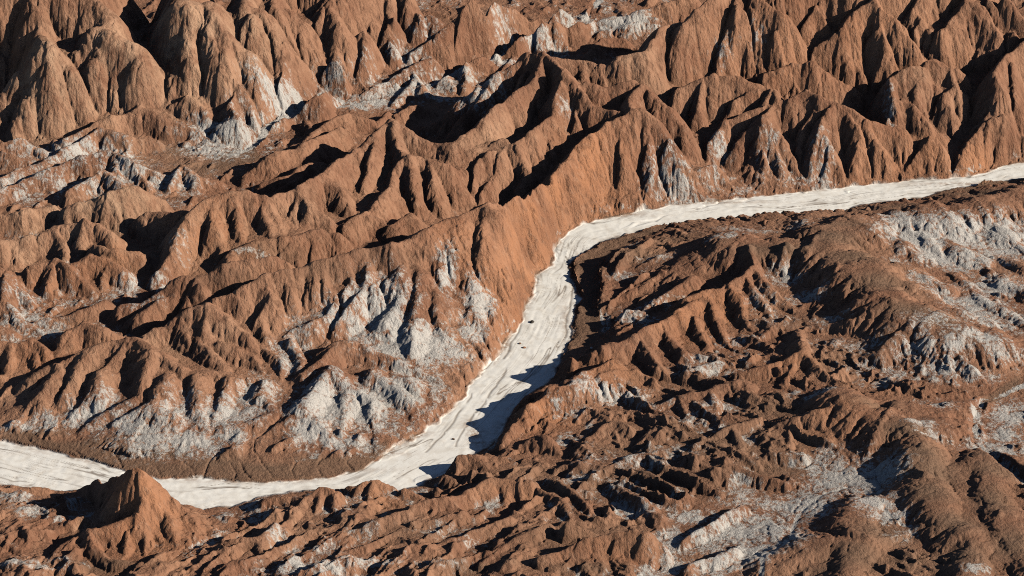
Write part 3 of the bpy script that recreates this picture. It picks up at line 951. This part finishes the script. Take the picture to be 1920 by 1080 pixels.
# ------------------------------------------------------------------ material
def ground_material():
    m = bpy.data.materials.new("badland_earth"); m.use_nodes = True
    N = m.node_tree.nodes; L = m.node_tree.links
    b = N["Principled BSDF"]; b.inputs["Roughness"].default_value = .95
    b.inputs["Specular IOR Level"].default_value = .15
    def att(n):
        a = N.new("ShaderNodeAttribute"); a.attribute_name = n; return a.outputs["Fac"]
    geo = N.new("ShaderNodeNewGeometry"); pos = geo.outputs["Position"]
    def mapped(sx, sy, sz):
        v = N.new("ShaderNodeVectorMath"); v.operation = 'MULTIPLY'; v.inputs[1].default_value = (sx, sy, sz)
        L.new(pos, v.inputs[0]); return v.outputs[0]
    def noise(vec, sc, det=4, rough=.6, dist=0):
        n = N.new("ShaderNodeTexNoise"); n.inputs["Scale"].default_value = sc; n.inputs["Detail"].default_value = det
        n.inputs["Roughness"].default_value = rough; n.inputs["Distortion"].default_value = dist
        L.new(vec, n.inputs["Vector"]); return n.outputs["Fac"]
    def math_(op, a, b_=None, c=None):
        n = N.new("ShaderNodeMath"); n.operation = op
        for k, v in enumerate((a, b_, c)):
            if v is None: continue
            if isinstance(v, (int, float)): n.inputs[k].default_value = v
            else: L.new(v, n.inputs[k])
        return n.outputs[0]
    def ramp(v, lo, hi):
        n = N.new("ShaderNodeMapRange"); n.interpolation_type = 'SMOOTHSTEP'
        n.inputs["From Min"].default_value = lo; n.inputs["From Max"].default_value = hi
        L.new(v, n.inputs["Value"]); return n.outputs[0]
    def mix(f, a, b_):
        n = N.new("ShaderNodeMix"); n.data_type = 'RGBA'
        if isinstance(f, (int, float)): n.inputs[0].default_value = f
        else: L.new(f, n.inputs[0])
        for k, v in ((6, a), (7, b_)):
            if isinstance(v, tuple): n.inputs[k].default_value = (*v, 1)
            else: L.new(v, n.inputs[k])
        return n.outputs[2]
    streak = noise(mapped(1, 1, .22), .55, 6, .68, .4)      # stretched down the slopes
    fine = noise(mapped(1, 1, .3), 1.6, 5, .7)
    patch = noise(mapped(1, 1, 1), .03, 5, .65)
    grain = noise(mapped(1, 1, 1), 4.0, 3, .7)
    red = mix(ramp(patch, .36, .62), (.305, .16, .098), (.215, .103, .062))
    mott = ramp(noise(mapped(1, 1, .6), .09, 5, .7), .3, .7)
    red = mix(math_('MULTIPLY', att("tan"), mott), red, (.47, .30, .195))
    red = mix(math_('MULTIPLY', att("orange"), math_('SUBTRACT', 1.0, math_('MULTIPLY', mott, .6))), red, (.37, .17, .088))
    lump = noise(mapped(1, 1, .5), .16, 5, .7)
    red = mix(math_('MULTIPLY', ramp(lump, .5, .68), .7), red, (.13, .066, .041))
    red = mix(math_('MULTIPLY', ramp(streak, .5, .72), .55), red, (.37, .215, .14))
    red = mix(math_('MULTIPLY', ramp(fine, .55, .75), .5), red, (.13, .064, .038))
    bro = mix(ramp(fine, .35, .65), (.145, .088, .058), (.20, .122, .08))
    col = mix(math_('MULTIPLY', att("brown"), 1.0), red, bro)
    sv = math_('ADD', att("salt"), math_('MULTIPLY', math_('SUBTRACT', streak, .5), 2.4))
    sv = math_('ADD', sv, math_('MULTIPLY', math_('SUBTRACT', fine, .5), 1.3))
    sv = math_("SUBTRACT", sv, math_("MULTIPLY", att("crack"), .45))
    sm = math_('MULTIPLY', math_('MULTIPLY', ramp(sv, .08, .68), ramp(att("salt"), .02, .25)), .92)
    saltc = mix(ramp(grain, .3, .7), (.31, .295, .275), (.56, .535, .50))
    col = mix(sm, col, saltc)
    bedc = mix(ramp(noise(mapped(1, 1, 1), .12, 6, .65, 1.0), .4, .75), (.76, .735, .69), (.62, .575, .515))
    mudf = math_('MULTIPLY', att("brown"), ramp(noise(mapped(1, 1, 1), .35, 6, .7), .38, .56))
    bedc = mix(math_('MULTIPLY', mudf, .85), bedc, (.27, .165, .105))
    bedc = mix(math_('MULTIPLY', att("rill"), .85), bedc, (.16, .12, .09))
    col = mix(att("bed"), col, bedc)
    L.new(col, b.inputs["Base Color"])
    bp = N.new("ShaderNodeBump"); bp.inputs["Distance"].default_value = .9; bp.inputs["Strength"].default_value = .9
    clod = noise(mapped(1, 1, .3), .7, 5, .72)
    vo = N.new("ShaderNodeTexVoronoi"); vo.feature = 'F1'; vo.inputs["Scale"].default_value = .75; L.new(mapped(1, 1, .7), vo.inputs["Vector"])
    hgt = math_('ADD', math_('MULTIPLY', streak, 1.2), math_('MULTIPLY', fine, .5))
    rpatch = math_('ADD', math_('MULTIPLY', ramp(noise(mapped(1, 1, .5), .07, 3, .6), .4, .62), 1.0), .25)
    hgt = math_('ADD', hgt, math_('MULTIPLY', math_('MULTIPLY', clod, 1.3), rpatch))
    hgt = math_('SUBTRACT', hgt, math_('MULTIPLY', vo.outputs["Distance"], .2))
    hgt = math_('MULTIPLY', hgt, math_('SUBTRACT', 1.0, math_('MULTIPLY', att("bed"), .96)))
    L.new(hgt, bp.inputs["Height"]); L.new(bp.outputs[0], b.inputs["Normal"])
    return m
MAT = ground_material()

# ------------------------------------------------------------------ meshes
V = np.stack([GX.ravel(), GY.ravel(), H.ravel()], 1).astype(np.float32)
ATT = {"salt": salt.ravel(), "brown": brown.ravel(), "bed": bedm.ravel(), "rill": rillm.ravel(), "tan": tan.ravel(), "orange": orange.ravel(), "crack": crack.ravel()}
jj, ii = np.meshgrid(np.arange(NY - 1), np.arange(NX - 1), indexing='ij')
q0 = (jj * NX + ii).ravel()
QUADS = np.stack([q0, q0 + 1, q0 + NX + 1, q0 + NX], 1)
def sheet(name, mask):
    q = QUADS[mask]
    used = np.zeros(len(V), bool); used[q.ravel()] = True
    remap = np.cumsum(used) - 1
    v = V[used]; f = remap[q].astype(np.int32)
    me = bpy.data.meshes.new(name)
    me.vertices.add(len(v)); me.vertices.foreach_set("co", v.ravel())
    me.loops.add(f.size); me.loops.foreach_set("vertex_index", f.ravel())
    me.polygons.add(len(f)); me.polygons.foreach_set("loop_start", np.arange(0, f.size, 4, dtype=np.int32))
    me.polygons.foreach_set("use_smooth", np.ones(len(f), bool))
    for k, a in ATT.items():
        at = me.attributes.new(k, 'FLOAT', 'POINT'); at.data.foreach_set("value", a[used].astype(np.float32))
    me.update(calc_edges=True); me.validate()
    me.materials.append(MAT)
    o = bpy.data.objects.new(name, me); C.objects.link(o)
    return o
def qmean(A):
    return ((A[:-1, :-1] + A[1:, 1:]) / 2).ravel()
qr, qf, qt = qmean(riv), qmean(far), qmean(terr)
m_bed = qr < 0
m_ter = (~m_bed) & (qt < 0)
m_far = (~m_bed) & (~m_ter) & (qf > .5)
m_near = (~m_bed) & (~m_ter) & (qf <= .5)
for name, mask, lab in (("dry_riverbed", m_bed, "white salt crusted bed of a dry river winding between the hills"),
                        ("river_terrace", m_ter, "flat brown silt bank along the white riverbed"),
                        ("far_hills", m_far, "steep red brown badland hills with sharp crests beyond the white riverbed"),
                        ("near_hills", m_near, "low dark brown and salt streaked badlands on the near side of the riverbed")):
    o = sheet(name, mask); o["kind"] = "structure"; o["label"] = lab; o["category"] = "terrain"

# ------------------------------------------------------------------ loose blocks lying on the white bed
def boulder(px, py, size, colour, label, seed):
    x, y, _ = march(px, py)
    z = float(bil(H, np.array([x]), np.array([y]), X0, Y0, STEP)[0])
    import bmesh
    g = np.random.default_rng(seed); bm = bmesh.new()
    bmesh.ops.create_icosphere(bm, subdivisions=3, radius=1)
    dirs = g.normal(size=(9, 3)); dirs /= np.linalg.norm(dirs, axis=1)[:, None]; cut_ = g.uniform(.55, .9, 9)
    for v in bm.verts:                                   # chip flat faces off a rough ball
        p = np.array(v.co)
        for dd, c_ in zip(dirs, cut_):
            k = float(p @ dd)
            if k > c_: p = p - dd * (k - c_)
        p *= 1 + .05 * g.normal()
        v.co = (p[0] * size * 1.25, p[1] * size, p[2] * size * .75)
    me = bpy.data.meshes.new("boulder"); bm.to_mesh(me); bm.free()
    m = bpy.data.materials.new("boulder_stone"); m.use_nodes = True; N = m.node_tree.nodes; b = N["Principled BSDF"]
    n = N.new("ShaderNodeTexNoise"); n.inputs["Scale"].default_value = 2.5; n.inputs["Detail"].default_value = 5
    mx = N.new("ShaderNodeMix"); mx.data_type = 'RGBA'; mx.inputs[6].default_value = (*colour, 1); mx.inputs[7].default_value = (*[c * .55 for c in colour], 1)
    m.node_tree.links.new(n.outputs["Fac"], mx.inputs[0]); m.node_tree.links.new(mx.outputs[2], b.inputs["Base Color"]); b.inputs["Roughness"].default_value = .9
    me.materials.append(m)
    o = bpy.data.objects.new("boulder", me); C.objects.link(o)
    o.location = (x, y, z + size * .35); o.rotation_euler = (0, 0, g.uniform(0, 6.28))
    o["label"] = label; o["category"] = "boulder"; o["group"] = "loose blocks on the riverbed"
boulder(998, 605, .95, (.10, .085, .07), "dark grey block alone in the middle of the white riverbed below the bend", 1)
boulder(983, 653, .7, (.30, .15, .085), "larger of two small rust brown blocks on the white riverbed below the cliff", 2)
boulder(975, 645, .55, (.24, .13, .08), "smaller of two small rust brown blocks on the white riverbed below the cliff", 3)
boulder(850, 824, .55, (.16, .10, .07), "small dark brown stone beside the long crack in the lower riverbed", 4)
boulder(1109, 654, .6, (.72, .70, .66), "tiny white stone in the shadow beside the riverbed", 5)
